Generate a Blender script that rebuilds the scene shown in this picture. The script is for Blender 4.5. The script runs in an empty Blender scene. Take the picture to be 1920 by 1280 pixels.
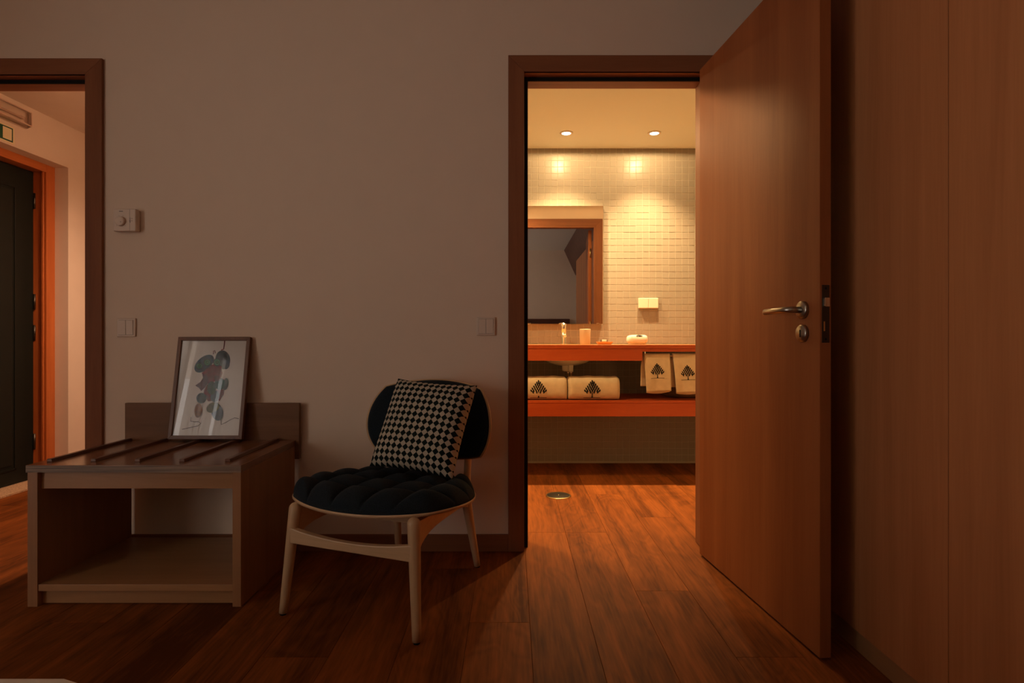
import bpy, bmesh, math, random
from mathutils import Vector, Matrix

S = bpy.context.scene
COL = S.collection
PI = math.pi

# ------------------------------------------------------------------ camera
F_PX = 1069.0
HC = 0.905
cam_d = bpy.data.cameras.new('camera')
cam = bpy.data.objects.new('camera', cam_d)
COL.objects.link(cam)
cam.location = (0, 0, HC)
cam.rotation_euler = (PI / 2, 0, 0)
cam_d.sensor_width = 36.0
cam_d.lens = 36.0 * F_PX / 1920.0
cam_d.shift_y = -3.0 / 1920.0
cam_d.clip_start = 0.02
S.camera = cam

# ------------------------------------------------------------------ world (overcast dusk daylight, enters by the window only)
W = bpy.data.worlds.new('world')
S.world = W
W.use_nodes = True
bg = W.node_tree.nodes['Background']
bg.inputs['Color'].default_value = (1.0, 0.92, 0.86, 1)
bg.inputs['Strength'].default_value = 5.0

# room constants (metres)
WY = 2.45            # room side of the wall with the two doors
WB = 2.55            # other side of it
ZC = 2.60            # bedroom ceiling
ZB = 2.31            # bathroom and hall ceiling
XL, XR, YB = -3.2, 1.66, -2.5
BATH_L, BATH_R, BATH_Y = -1.45, 1.95, 4.188
HALL_X = -2.915

# window portal
pd = bpy.data.lights.new('window_portal', 'AREA')
pd.shape = 'RECTANGLE'
pd.size = 2.9
pd.size_y = 2.2
pd.cycles.is_portal = True
po = bpy.data.objects.new('window_portal', pd)
COL.objects.link(po)
po.location = (XL - 0.13, -0.7, 1.12)
po.rotation_euler = (0, -PI / 2, 0)

vs = S.view_settings
vs.view_transform = 'Standard'
vs.look = 'None'
vs.gamma = 1.0
vs.exposure = 0.0
vs.use_curve_mapping = False
S.cycles.use_denoising = True
S.cycles.max_bounces = 6
S.cycles.diffuse_bounces = 4
S.cycles.glossy_bounces = 3
S.cycles.transparent_max_bounces = 8
S.cycles.sample_clamp_indirect = 4.0

BATH_LIGHT = (1.0, 0.66, 0.30)
HALL_LIGHT = (1.0, 0.60, 0.36)
BATH_SPOT_W = 200.0
BATH_SIDE_W = 80.0
HALL_W = 120.0

# ------------------------------------------------------------------ materials
MATS = {}


def new_mat(name):
    m = bpy.data.materials.new(name)
    m.use_nodes = True
    MATS[name] = m
    nt = m.node_tree
    return m, nt, nt.nodes['Principled BSDF']


def setv(b, key, val):
    if key in b.inputs:
        b.inputs[key].default_value = val


def plain(name, col, rough=0.5, metal=0.0, spec=0.5, noise=0.0, nscale=60, bump=0.0, bscale=300, sheen=0.0):
    m, nt, b = new_mat(name)
    b.inputs['Base Color'].default_value = (*col, 1)
    b.inputs['Roughness'].default_value = rough
    b.inputs['Metallic'].default_value = metal
    setv(b, 'Specular IOR Level', spec)
    setv(b, 'Sheen Weight', sheen)
    tc = nt.nodes.new('ShaderNodeTexCoord')
    if noise > 0:
        n = nt.nodes.new('ShaderNodeTexNoise')
        n.inputs['Scale'].default_value = nscale
        n.inputs['Detail'].default_value = 4
        nt.links.new(tc.outputs['Object'], n.inputs['Vector'])
        r = nt.nodes.new('ShaderNodeValToRGB')
        r.color_ramp.elements[0].position = 0.3
        r.color_ramp.elements[1].position = 0.7
        r.color_ramp.elements[0].color = (*[c * (1 - noise) for c in col], 1)
        r.color_ramp.elements[1].color = (*[min(1, c * (1 + noise)) for c in col], 1)
        nt.links.new(n.outputs['Fac'], r.inputs['Fac'])
        nt.links.new(r.outputs['Color'], b.inputs['Base Color'])
    if bump > 0:
        n2 = nt.nodes.new('ShaderNodeTexNoise')
        n2.inputs['Scale'].default_value = bscale
        n2.inputs['Detail'].default_value = 3
        nt.links.new(tc.outputs['Object'], n2.inputs['Vector'])
        bp = nt.nodes.new('ShaderNodeBump')
        bp.inputs['Strength'].default_value = bump
        bp.inputs['Distance'].default_value = 0.002
        nt.links.new(n2.outputs['Fac'], bp.inputs['Height'])
        nt.links.new(bp.outputs['Normal'], b.inputs['Normal'])
    return m


def wood(name, dark, light, axis='z', stretch=14, scale=9.0, rough=0.4, spec=0.4, fine=0.5, bump=0.06, per_object=False, knots=0.0):
    """veneer / plank: grain runs along `axis` of the object"""
    m, nt, b = new_mat(name)
    N, L = nt.nodes, nt.links
    tc = N.new('ShaderNodeTexCoord')
    mp = N.new('ShaderNodeMapping')
    sc = [1.0, 1.0, 1.0]
    sc['xyz'.index(axis)] = 1.0 / stretch
    mp.inputs['Scale'].default_value = sc
    vec = tc.outputs['Object']
    rnd = None
    if per_object:
        oi = N.new('ShaderNodeObjectInfo')
        rnd = oi.outputs['Random']
        mul = N.new('ShaderNodeVectorMath')
        mul.operation = 'MULTIPLY_ADD'
        cx = N.new('ShaderNodeCombineXYZ')
        L.new(rnd, cx.inputs[0]); L.new(rnd, cx.inputs[1]); L.new(rnd, cx.inputs[2])
        L.new(cx.outputs[0], mul.inputs[0])
        mul.inputs[1].default_value = (37.0, 91.0, 53.0)
        L.new(vec, mul.inputs[2])
        vec = mul.outputs[0]
    L.new(vec, mp.inputs['Vector'])
    n1 = N.new('ShaderNodeTexNoise')
    n1.inputs['Scale'].default_value = scale
    n1.inputs['Detail'].default_value = 6
    n1.inputs['Roughness'].default_value = 0.62
    n1.inputs['Distortion'].default_value = 0.6
    L.new(mp.outputs[0], n1.inputs['Vector'])
    n2 = N.new('ShaderNodeTexNoise')
    n2.inputs['Scale'].default_value = scale * 14
    n2.inputs['Detail'].default_value = 3
    L.new(mp.outputs[0], n2.inputs['Vector'])
    mx = N.new('ShaderNodeMath'); mx.operation = 'MULTIPLY_ADD'
    L.new(n2.outputs['Fac'], mx.inputs[0])
    mx.inputs[1].default_value = fine * 0.5
    L.new(n1.outputs['Fac'], mx.inputs[2])
    sub = N.new('ShaderNodeMath'); sub.operation = 'SUBTRACT'
    L.new(mx.outputs[0], sub.inputs[0]); sub.inputs[1].default_value = fine * 0.25
    fac = sub.outputs[0]
    if knots > 0:
        n3 = N.new('ShaderNodeTexNoise')
        n3.inputs['Scale'].default_value = scale * 0.45
        n3.inputs['Detail'].default_value = 2
        n3.inputs['Distortion'].default_value = 1.5
        mp3 = N.new('ShaderNodeMapping')
        s3 = [1.0, 1.0, 1.0]; s3['xyz'.index(axis)] = 0.28
        mp3.inputs['Scale'].default_value = s3
        L.new(vec, mp3.inputs['Vector'])
        L.new(mp3.outputs[0], n3.inputs['Vector'])
        wv = N.new('ShaderNodeMath'); wv.operation = 'SINE'
        wm = N.new('ShaderNodeMath'); wm.operation = 'MULTIPLY'
        L.new(n3.outputs['Fac'], wm.inputs[0]); wm.inputs[1].default_value = 55
        L.new(wm.outputs[0], wv.inputs[0])
        ka = N.new('ShaderNodeMath'); ka.operation = 'MULTIPLY_ADD'
        L.new(wv.outputs[0], ka.inputs[0]); ka.inputs[1].default_value = knots
        L.new(fac, ka.inputs[2])
        fac = ka.outputs[0]
    if rnd is not None:
        ra = N.new('ShaderNodeMath'); ra.operation = 'MULTIPLY_ADD'
        rs = N.new('ShaderNodeMath'); rs.operation = 'SUBTRACT'
        L.new(rnd, rs.inputs[0]); rs.inputs[1].default_value = 0.5
        L.new(rs.outputs[0], ra.inputs[0]); ra.inputs[1].default_value = 0.10
        L.new(fac, ra.inputs[2])
        fac = ra.outputs[0]
    cr = N.new('ShaderNodeValToRGB')
    cr.color_ramp.elements[0].position = 0.30
    cr.color_ramp.elements[1].position = 0.72
    cr.color_ramp.elements[0].color = (*dark, 1)
    cr.color_ramp.elements[1].color = (*light, 1)
    L.new(fac, cr.inputs['Fac'])
    L.new(cr.outputs['Color'], b.inputs['Base Color'])
    b.inputs['Roughness'].default_value = rough
    setv(b, 'Specular IOR Level', spec)
    if bump > 0:
        bp = N.new('ShaderNodeBump')
        bp.inputs['Strength'].default_value = bump
        bp.inputs['Distance'].default_value = 0.002
        L.new(n2.outputs['Fac'], bp.inputs['Height'])
        L.new(bp.outputs['Normal'], b.inputs['Normal'])
    return m


def thin_glass(name, tint=(1, 1, 1), ior=1.5, rough=0.0):
    m, nt, b = new_mat(name)
    N, L = nt.nodes, nt.links
    N.remove(b)
    out = N['Material Output']
    tr = N.new('ShaderNodeBsdfTransparent'); tr.inputs['Color'].default_value = (*tint, 1)
    gl = N.new('ShaderNodeBsdfGlossy'); gl.inputs['Roughness'].default_value = rough
    fr = N.new('ShaderNodeFresnel'); fr.inputs['IOR'].default_value = ior
    mx = N.new('ShaderNodeMixShader')
    L.new(fr.outputs[0], mx.inputs[0]); L.new(tr.outputs[0], mx.inputs[1]); L.new(gl.outputs[0], mx.inputs[2])
    L.new(mx.outputs[0], out.inputs['Surface'])
    return m


def emit(name, col, strength):
    m, nt, b = new_mat(name)
    b.inputs['Base Color'].default_value = (*col, 1)
    b.inputs['Emission Color'].default_value = (*col, 1)
    b.inputs['Emission Strength'].default_value = strength
    return m


M_wall = plain('wall_paint', (0.80, 0.64, 0.50), 0.75, spec=0.2, noise=0.012, nscale=9, bump=0.06, bscale=260)
M_hallw = plain('hall_paint', (0.76, 0.64, 0.54), 0.75, spec=0.2, noise=0.02, nscale=9, bump=0.05, bscale=260)
M_bathw = plain('bathroom_paint', (0.82, 0.75, 0.58), 0.7, spec=0.2)
M_ceil = plain('ceiling_paint', (0.78, 0.70, 0.60), 0.8, spec=0.2)
M_bceil = plain('bathroom_ceiling_paint', (0.68, 0.72, 0.62), 0.7, spec=0.25)
M_grout = plain('grout', (0.39, 0.345, 0.28), 0.9, spec=0.1)
M_tile = plain('cream_mosaic_tile', (0.262, 0.228, 0.188), 0.30, spec=0.3)
M_trim = wood('door_frame_wood', (0.215, 0.080, 0.036), (0.30, 0.117, 0.052), 'z', 16, 14, 0.5, spec=0.15, fine=0.5)
M_trimx = wood('door_head_wood', (0.215, 0.080, 0.036), (0.30, 0.117, 0.052), 'x', 16, 14, 0.5, spec=0.15, fine=0.5)
M_leaf = wood('door_veneer', (0.255, 0.076, 0.024), (0.35, 0.115, 0.037), 'z', 20, 11, 0.50, spec=0.15, fine=0.5)
M_ward = wood('wardrobe_veneer', (0.40, 0.150, 0.056), (0.54, 0.215, 0.084), 'z', 24, 12, 0.55, spec=0.2, fine=0.5)
M_wardp = wood('wardrobe_plinth_wood', (0.30, 0.14, 0.06), (0.40, 0.19, 0.08), 'y', 24, 12, 0.45)
M_plank = wood('floor_plank_wood', (0.090, 0.025, 0.0060), (0.31, 0.088, 0.0170), 'y', 16, 9.5, 0.55, spec=0.08, fine=0.7, per_object=True, knots=0.032)
M_under = plain('floor_underlay', (0.05, 0.025, 0.012), 0.9)
M_rackx = wood('rack_wood', (0.32, 0.150, 0.060), (0.44, 0.215, 0.090), 'x', 16, 13, 0.36, fine=0.4)
M_rackz = wood('rack_side_wood', (0.30, 0.135, 0.054), (0.41, 0.195, 0.082), 'z', 16, 13, 0.40, fine=0.4)
M_rackt = wood('rack_top_wood', (0.20, 0.085, 0.042), (0.28, 0.125, 0.06), 'x', 14, 12, 0.20, spec=0.5, fine=0.4, bump=0.02)
M_rackb = wood('rack_back_wood', (0.165, 0.078, 0.036), (0.235, 0.115, 0.056), 'x', 16, 13, 0.45, spec=0.2, fine=0.4)
M_ply = wood('rack_ply_edge', (0.07, 0.042, 0.028), (0.36, 0.24, 0.16), 'x', 90, 240, 0.5, fine=0.5)
M_slat = wood('rack_slat_wood', (0.13, 0.055, 0.03), (0.20, 0.088, 0.045), 'y', 14, 12, 0.35)
M_chairw = wood('chair_beech', (0.52, 0.335, 0.180), (0.68, 0.45, 0.26), 'z', 16, 18, 0.36, spec=0.45, fine=0.4, bump=0.03)
M_chairwx = wood('chair_beech_rail', (0.52, 0.335, 0.180), (0.68, 0.45, 0.26), 'x', 16, 18, 0.36, spec=0.45, fine=0.4, bump=0.03)
M_fabric = plain('dark_teal_upholstery', (0.014, 0.021, 0.027), 0.95, spec=0.1, noise=0.5, nscale=420, bump=0.5, bscale=700, sheen=0.05)
M_vanity = wood('vanity_wood', (0.40, 0.062, 0.012), (0.55, 0.105, 0.022), 'x', 12, 9, 0.38, spec=0.4, fine=0.4)
M_vtop = wood('vanity_top_wood', (0.42, 0.155, 0.050), (0.54, 0.215, 0.072), 'x', 12, 9, 0.25, spec=0.5, fine=0.4, bump=0.02)  # less saturated copy of the vanity wood, cuts its red bounce light
M_towel = plain('cream_towelling', (0.70, 0.56, 0.36), 0.95, spec=0.1, noise=0.06, nscale=30, bump=0.5, bscale=650, sheen=0.2)
M_cloth = plain('white_towelling', (0.60, 0.56, 0.50), 0.95, spec=0.1, bump=0.5, bscale=650, sheen=0.2)
M_ink = plain('dark_embroidery', (0.018, 0.020, 0.020), 0.9, spec=0.1)
M_chrome = plain('chrome', (0.80, 0.76, 0.68), 0.10, 1.0)
M_steel = plain('brushed_steel', (0.42, 0.39, 0.34), 0.30, 1.0)
M_dsteel = plain('dark_steel', (0.10, 0.085, 0.07), 0.42, 1.0)
M_brass = plain('brass', (0.70, 0.52, 0.25), 0.3, 1.0)
M_white = plain('white_plastic', (0.76, 0.62, 0.50), 0.45, spec=0.4)
M_whiteb = plain('white_switch_plastic', (0.62, 0.56, 0.46), 0.4)
M_grey = plain('plastic_seam', (0.16, 0.12, 0.10), 0.7)
M_black = plain('black_rubber', (0.012, 0.011, 0.010), 0.8, spec=0.2)
M_mirror = plain('mirror_silver', (0.90, 0.90, 0.88), 0.0, 1.0)
M_ceramic = plain('white_ceramic', (0.80, 0.74, 0.62), 0.15)
M_paper = plain('art_paper', (0.74, 0.66, 0.60), 0.8, spec=0.1)
M_frame = wood('picture_frame_wood', (0.12, 0.048, 0.022), (0.19, 0.080, 0.038), 'z', 14, 20, 0.4)
M_glass = thin_glass('picture_glass', ior=1.52)
M_wglass = thin_glass('window_glass')
M_clear = thin_glass('clear_acrylic', (0.97, 0.93, 0.90))
M_door = plain('dark_green_door_paint', (0.010, 0.012, 0.0095), 0.5, spec=0.2)
M_entry = wood('entry_frame_wood', (0.42, 0.105, 0.024), (0.56, 0.165, 0.040), 'z', 16, 14, 0.42)
M_entryy = wood('entry_frame_head_wood', (0.42, 0.115, 0.028), (0.58, 0.19, 0.050), 'y', 16, 14, 0.42)
M_stone = plain('threshold_stone', (0.50, 0.33, 0.20), 0.8, noise=0.35, nscale=120)
M_green = plain('sign_green', (0.0, 0.055, 0.022), 0.5)
M_lumi = plain('sign_pale', (0.80, 0.72, 0.48), 0.5)
M_tray = plain('orange_tray_ceramic', (0.62, 0.26, 0.07), 0.35)
M_tumbler = plain('cream_frosted_glass', (0.46, 0.37, 0.24), 0.35)
M_basket = plain('brown_wicker', (0.20, 0.11, 0.06), 0.8, noise=0.4, nscale=160, bump=0.6, bscale=180)
M_linen = plain('white_bed_linen', (0.80, 0.74, 0.70), 0.9, spec=0.1, bump=0.2, bscale=300)
M_dwood = wood('dark_wood_and_bulkhead_shade', (0.08, 0.028, 0.018), (0.13, 0.046, 0.03), 'x', 14, 10, 0.4)
M_drape = plain('added_blackout_fabric', (0.22, 0.16, 0.13), 0.95, spec=0.1)
M_white2 = plain('white_window_frame', (0.75, 0.73, 0.70), 0.4)
M_lens = emit('lamp_lens', (1.0, 0.86, 0.62), 14.0)

# sheer curtain
M_sheer, _nt, _b = new_mat('sheer_curtain_fabric')
_nt.nodes.remove(_b)
_t = _nt.nodes.new('ShaderNodeBsdfTransparent'); _t.inputs[0].default_value = (0.9, 0.88, 0.85, 1)
_d = _nt.nodes.new('ShaderNodeBsdfTranslucent'); _d.inputs[0].default_value = (0.7, 0.66, 0.62, 1)
_e = _nt.nodes.new('ShaderNodeBsdfDiffuse'); _e.inputs[0].default_value = (0.7, 0.66, 0.62, 1)
_m1 = _nt.nodes.new('ShaderNodeMixShader'); _m1.inputs[0].default_value = 0.5
_m2 = _nt.nodes.new('ShaderNodeMixShader'); _m2.inputs[0].default_value = 0.82
_nt.links.new(_d.outputs[0], _m1.inputs[1]); _nt.links.new(_e.outputs[0], _m1.inputs[2])
_nt.links.new(_t.outputs[0], _m2.inputs[1]); _nt.links.new(_m1.outputs[0], _m2.inputs[2])
_nt.links.new(_m2.outputs[0], _nt.nodes['Material Output'].inputs['Surface'])

# checked cushion: diamonds of cream and dark green-black, driven by the UV map of the cover
M_cush, nt, b = new_mat('diamond_knit')
N, L = nt.nodes, nt.links
tc = N.new('ShaderNodeTexCoord')
mp = N.new('ShaderNodeMapping')
mp.inputs['Rotation'].default_value = (0, 0, PI / 4)
mp.inputs['Scale'].default_value = (20.0, 20.0, 1)
L.new(tc.outputs['UV'], mp.inputs['Vector'])
ck = N.new('ShaderNodeTexChecker')
ck.inputs['Scale'].default_value = 1.0
ck.inputs['Color1'].default_value = (0.62, 0.535, 0.41, 1)
ck.inputs['Color2'].default_value = (0.010, 0.017, 0.015, 1)
L.new(mp.outputs[0], ck.inputs['Vector'])
nz = N.new('ShaderNodeTexNoise'); nz.inputs['Scale'].default_value = 420
L.new(tc.outputs['Object'], nz.inputs['Vector'])
bp = N.new('ShaderNodeBump'); bp.inputs['Strength'].default_value = 0.6; bp.inputs['Distance'].default_value = 0.003
L.new(nz.outputs['Fac'], bp.inputs['Height'])
mm = N.new('ShaderNodeMixRGB'); mm.blend_type = 'MULTIPLY'; mm.inputs[0].default_value = 0.35
L.new(ck.outputs['Color'], mm.inputs[1]); L.new(nz.outputs['Color'], mm.inputs[2])
L.new(mm.outputs[0], b.inputs['Base Color'])
L.new(bp.outputs['Normal'], b.inputs['Normal'])
b.inputs['Roughness'].default_value = 0.95
setv(b, 'Specular IOR Level', 0.1)


# ------------------------------------------------------------------ helpers
def link(o, parent=None):
    COL.objects.link(o)
    if parent is not None:
        o.parent = parent
    return o


def tag(o, label=None, cat=None, group=None, kind=None):
    if label: o['label'] = label
    if cat: o['category'] = cat
    if group: o['group'] = group
    if kind: o['kind'] = kind
    return o


def empty(name, loc=(0, 0, 0), rz=0.0):
    o = bpy.data.objects.new(name, None)
    o.empty_display_size = 0.05
    o.location = loc
    o.rotation_euler = (0, 0, rz)
    return link(o)


def from_bm(name, bm, mat, parent=None, smooth=False, loc=None, rot=None):
    bmesh.ops.recalc_face_normals(bm, faces=bm.faces[:])
    me = bpy.data.meshes.new(name)
    bm.to_mesh(me)
    bm.free()
    me.materials.append(mat)
    if smooth:
        for p in me.polygons: p.use_smooth = True
    o = bpy.data.objects.new(name, me)
    link(o, parent)
    if loc is not None: o.location = loc
    if rot is not None: o.rotation_euler = rot
    return o


def pydata(name, verts, faces, mat, parent=None, smooth=False, fix=True):
    bm = bmesh.new()
    vv = [bm.verts.new(v) for v in verts]
    for f in faces:
        try: bm.faces.new([vv[i] for i in f])
        except ValueError: pass
    if fix:
        return from_bm(name, bm, mat, parent, smooth)
    me = bpy.data.meshes.new(name); bm.to_mesh(me); bm.free(); me.materials.append(mat)
    return link(bpy.data.objects.new(name, me), parent)


def bm_box(mn, mx, bev=0.0, seg=2):
    bm = bmesh.new()
    bmesh.ops.create_cube(bm, size=1.0)
    c = [(a + b_) / 2 for a, b_ in zip(mn, mx)]
    s = [abs(b_ - a) for a, b_ in zip(mn, mx)]
    for v in bm.verts:
        v.co = Vector((c[0] + v.co.x * s[0], c[1] + v.co.y * s[1], c[2] + v.co.z * s[2]))
    if bev > 0:
        bmesh.ops.bevel(bm, geom=bm.edges[:], offset=min(bev, min(s) * 0.45), segments=seg, affect='EDGES', profile=0.5)
    return bm


def box(name, mn, mx, mat, parent=None, bev=0.0, seg=2, smooth=False):
    return from_bm(name, bm_box(mn, mx, bev, seg), mat, parent, smooth)


def prism(name, pts, axis, a, b_, mat, parent=None, bev=0.0, smooth=False):
    """extrude a 2-D outline along an axis ('x','y','z') from a to b_"""
    bm = bmesh.new()
    def P(p, t):
        return {'x': (t, p[0], p[1]), 'y': (p[0], t, p[1]), 'z': (p[0], p[1], t)}[axis]
    lo = [bm.verts.new(P(p, a)) for p in pts]
    hi = [bm.verts.new(P(p, b_)) for p in pts]
    n = len(pts)
    bm.faces.new(lo); bm.faces.new(hi[::-1])
    for i in range(n):
        bm.faces.new((lo[i], lo[(i + 1) % n], hi[(i + 1) % n], hi[i]))
    if bev > 0:
        bmesh.ops.recalc_face_normals(bm, faces=bm.faces[:])
        es = [e for e in bm.edges if len(e.link_faces) == 2 and e.calc_face_angle(0) > 0.6]
        bmesh.ops.bevel(bm, geom=es, offset=bev, segments=2, affect='EDGES', profile=0.5)
    return from_bm(name, bm, mat, parent, smooth)


def lathe(name, prof, mat, parent=None, seg=32, center=(0, 0, 0), axis='z', smooth=True):
    """prof: (radius, height) list"""
    bm = bmesh.new()
    rings = []
    for r, h in prof:
        ring = []
        for k in range(seg):
            a = 2 * PI * k / seg
            p = (r * math.cos(a), r * math.sin(a), h)
            if axis == 'y': p = (p[0], p[2], p[1])
            elif axis == 'x': p = (p[2], p[0], p[1])
            ring.append(bm.verts.new((p[0] + center[0], p[1] + center[1], p[2] + center[2])))
        rings.append(ring)
    for i in range(len(rings) - 1):
        for k in range(seg):
            bm.faces.new((rings[i][k], rings[i][(k + 1) % seg], rings[i + 1][(k + 1) % seg], rings[i + 1][k]))
    if prof[0][0] > 1e-6: bm.faces.new(rings[0][::-1])
    if prof[-1][0] > 1e-6: bm.faces.new(rings[-1])
    bmesh.ops.remove_doubles(bm, verts=bm.verts[:], dist=1e-6)
    o = from_bm(name, bm, mat, parent, smooth)
    return o


def tube(name, path, radii, mat, parent=None, seg=16, flat=1.0, round_end=False):
    """swept round bar through points"""
    bm = bmesh.new()
    pts = [Vector(p) for p in path]
    n = len(pts)
    if not isinstance(radii, (list, tuple)): radii = [radii] * n
    rings = []
    up = Vector((0, 0, 1))
    t0 = (pts[1] - pts[0]).normalized()
    if abs(t0.dot(up)) > 0.9: up = Vector((1, 0, 0))
    for i, p in enumerate(pts):
        t = (pts[min(i + 1, n - 1)] - pts[max(i - 1, 0)]).normalized()
        sx = t.cross(up).normalized()
        sy = sx.cross(t).normalized()
        rings.append([bm.verts.new(p + radii[i] * (math.cos(2 * PI * k / seg) * sx * flat + math.sin(2 * PI * k / seg) * sy)) for k in range(seg)])
    for i in range(n - 1):
        for k in range(seg):
            bm.faces.new((rings[i][k], rings[i][(k + 1) % seg], rings[i + 1][(k + 1) % seg], rings[i + 1][k]))
    bm.faces.new(rings[0][::-1]); bm.faces.new(rings[-1])
    return from_bm(name, bm, mat, parent, True)


def grid(name, fn, nu, nv, mat, parent=None, thick=None, smooth=True, uv=False):
    """surface fn(u,v) with u,v in 0..1; thick: second surface function closes it"""
    bm = bmesh.new()
    A = [[bm.verts.new(fn(i / nu, j / nv)) for i in range(nu + 1)] for j in range(nv + 1)]
    for j in range(nv):
        for i in range(nu):
            bm.faces.new((A[j][i], A[j][i + 1], A[j + 1][i + 1], A[j + 1][i]))
    if thick:
        B = [[bm.verts.new(thick(i / nu, j / nv)) for i in range(nu + 1)] for j in range(nv + 1)]
        for j in range(nv):
            for i in range(nu):
                bm.faces.new((B[j][i], B[j + 1][i], B[j + 1][i + 1], B[j][i + 1]))
        for i in range(nu):
            bm.faces.new((A[0][i], B[0][i], B[0][i + 1], A[0][i + 1]))
            bm.faces.new((A[nv][i], A[nv][i + 1], B[nv][i + 1], B[nv][i]))
        for j in range(nv):
            bm.faces.new((A[j][0], A[j + 1][0], B[j + 1][0], B[j][0]))
            bm.faces.new((A[j][nu], B[j][nu], B[j + 1][nu], A[j + 1][nu]))
    if uv:
        lay = bm.loops.layers.uv.new('UVMap')
        idx = {}
        for j in range(nv + 1):
            for i in range(nu + 1):
                idx[A[j][i]] = (i / nu, j / nv)
                if thick: idx[B[j][i]] = (i / nu, j / nv)
        for f in bm.faces:
            for lp in f.loops: lp[lay].uv = idx[lp.vert]
    return from_bm(name, bm, mat, parent, smooth)


def wall_mesh(name, axis, pos, thick, u0, u1, v0, v1, holes, mat):
    """slab wall with rectangular holes; u horizontal, v vertical; axis 'y' -> plane y=pos, 'x' -> plane x=pos"""
    us = sorted(set([u0, u1] + [h[0] for h in holes] + [h[1] for h in holes]))
    vs_ = sorted(set([v0, v1] + [h[2] for h in holes] + [h[3] for h in holes]))
    us = [u for u in us if u0 <= u <= u1]; vs_ = [v for v in vs_ if v0 <= v <= v1]
    bm = bmesh.new()
    cache = {}
    def V(i, j, s):
        k = (i, j, s)
        if k not in cache:
            t = pos + (thick if s else 0)
            cache[k] = bm.verts.new((us[i], t, vs_[j]) if axis == 'y' else (t, us[i], vs_[j]))
        return cache[k]
    def solid(i, j):
        if i < 0 or j < 0 or i >= len(us) - 1 or j >= len(vs_) - 1: return False
        cu, cv = (us[i] + us[i + 1]) / 2, (vs_[j] + vs_[j + 1]) / 2
        return not any(h[0] < cu < h[1] and h[2] < cv < h[3] for h in holes)
    for i in range(len(us) - 1):
        for j in range(len(vs_) - 1):
            if not solid(i, j): continue
            bm.faces.new((V(i, j, 0), V(i + 1, j, 0), V(i + 1, j + 1, 0), V(i, j + 1, 0)))
            bm.faces.new((V(i, j, 1), V(i, j + 1, 1), V(i + 1, j + 1, 1), V(i + 1, j, 1)))
            if not solid(i - 1, j): bm.faces.new((V(i, j, 0), V(i, j + 1, 0), V(i, j + 1, 1), V(i, j, 1)))
            if not solid(i + 1, j): bm.faces.new((V(i + 1, j, 0), V(i + 1, j, 1), V(i + 1, j + 1, 1), V(i + 1, j + 1, 0)))
            if not solid(i, j - 1): bm.faces.new((V(i, j, 0), V(i, j, 1), V(i + 1, j, 1), V(i + 1, j, 0)))
            if not solid(i, j + 1): bm.faces.new((V(i, j + 1, 0), V(i + 1, j + 1, 0), V(i + 1, j + 1, 1), V(i, j + 1, 1)))
    o = from_bm(name, bm, mat)
    o['kind'] = 'structure'
    return o


def struct(o):
    o['kind'] = 'structure'
    return o


# ------------------------------------------------------------------ shell
DL = (-2.615, -1.825, 2.0395)      # left opening: x0, x1, top
DR = (0.052, 0.842, 2.051)         # right opening
wall_mesh('wall_front', 'y', WY, WB - WY, XL, XR, 0, ZC,
          [(DL[0] - 0.02, DL[1] + 0.02, -1, DL[2] + 0.02), (DR[0] - 0.02, DR[1] + 0.02, -1, DR[2] + 0.02)], M_wall)
struct(box('wall_back', (XL - 0.15, YB - 0.12, 0), (XR + 0.12, YB, ZC), M_wall))
WIN = (-2.1, 0.7, 0.05, 2.2)
wall_mesh('wall_left', 'x', XL - 0.15, 0.15, YB, WY, 0, ZC, [WIN], M_wall)
struct(box('wall_right', (XR, YB, 0), (XR + 0.12, WY, ZC), M_wall))
struct(box('ceiling', (XL - 0.15, YB - 0.12, ZC), (XR + 0.12, WB, ZC + 0.1), M_ceil))

# bathroom and hall
struct(box('wall_bathroom_left', (BATH_L - 0.10, WB, 0), (BATH_L, 4.30, ZB + 0.1), M_bathw))
struct(box('wall_bathroom_right', (BATH_R, WB, 0), (BATH_R + 0.1, 4.30, ZB + 0.1), M_bathw))
struct(box('ceiling_bathroom', (BATH_L, WB, ZB), (BATH_R, BATH_Y + 0.1, ZB + 0.1), M_bceil))
struct(box('wall_bathroom_front', (XR, WB - 0.1, 0), (BATH_R + 0.1, WB, ZB + 0.1), M_bathw))
NICHE = (2.78, 3.745, 2.035)
wall_mesh('wall_hall_left', 'x', HALL_X - 0.30, 0.30, WB, 4.75, 0, ZB + 0.1, [(NICHE[0], NICHE[1], -1, NICHE[2])], M_hallw)
struct(box('wall_hall_end', (HALL_X - 0.3, 4.75, 0), (BATH_L - 0.1, 4.85, ZB + 0.1), M_hallw))
struct(box('wall_hall_right', (BATH_L - 0.16, WB, 0), (BATH_L - 0.10, 4.75, ZB + 0.1), M_hallw))
struct(box('ceiling_hall', (HALL_X, WB, ZB), (BATH_L - 0.16, 4.75, ZB + 0.1), M_hallw))
struct(box('wall_hall_outer', (HALL_X - 0.36, 2.6, 0), (HALL_X - 0.30, 3.9, ZB), M_hallw))

struct(box('added_light_block_slab', (XL - 1.85, YB, 2.24), (XL - 0.15, WY, 2.40), M_ceil))  # unseen slab added outside the window to keep steep daylight off the floor

# bulkhead over the wardrobe (seen in the bathroom mirror)
bk = prism('ceiling_bulkhead', [(0.985, ZC), (1.20, 2.13), (XR, 2.13), (XR, ZC)], 'y', YB, WY, M_dwood)  # dark wood colour stands in for shade on the bulkhead face
struct(bk)

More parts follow.
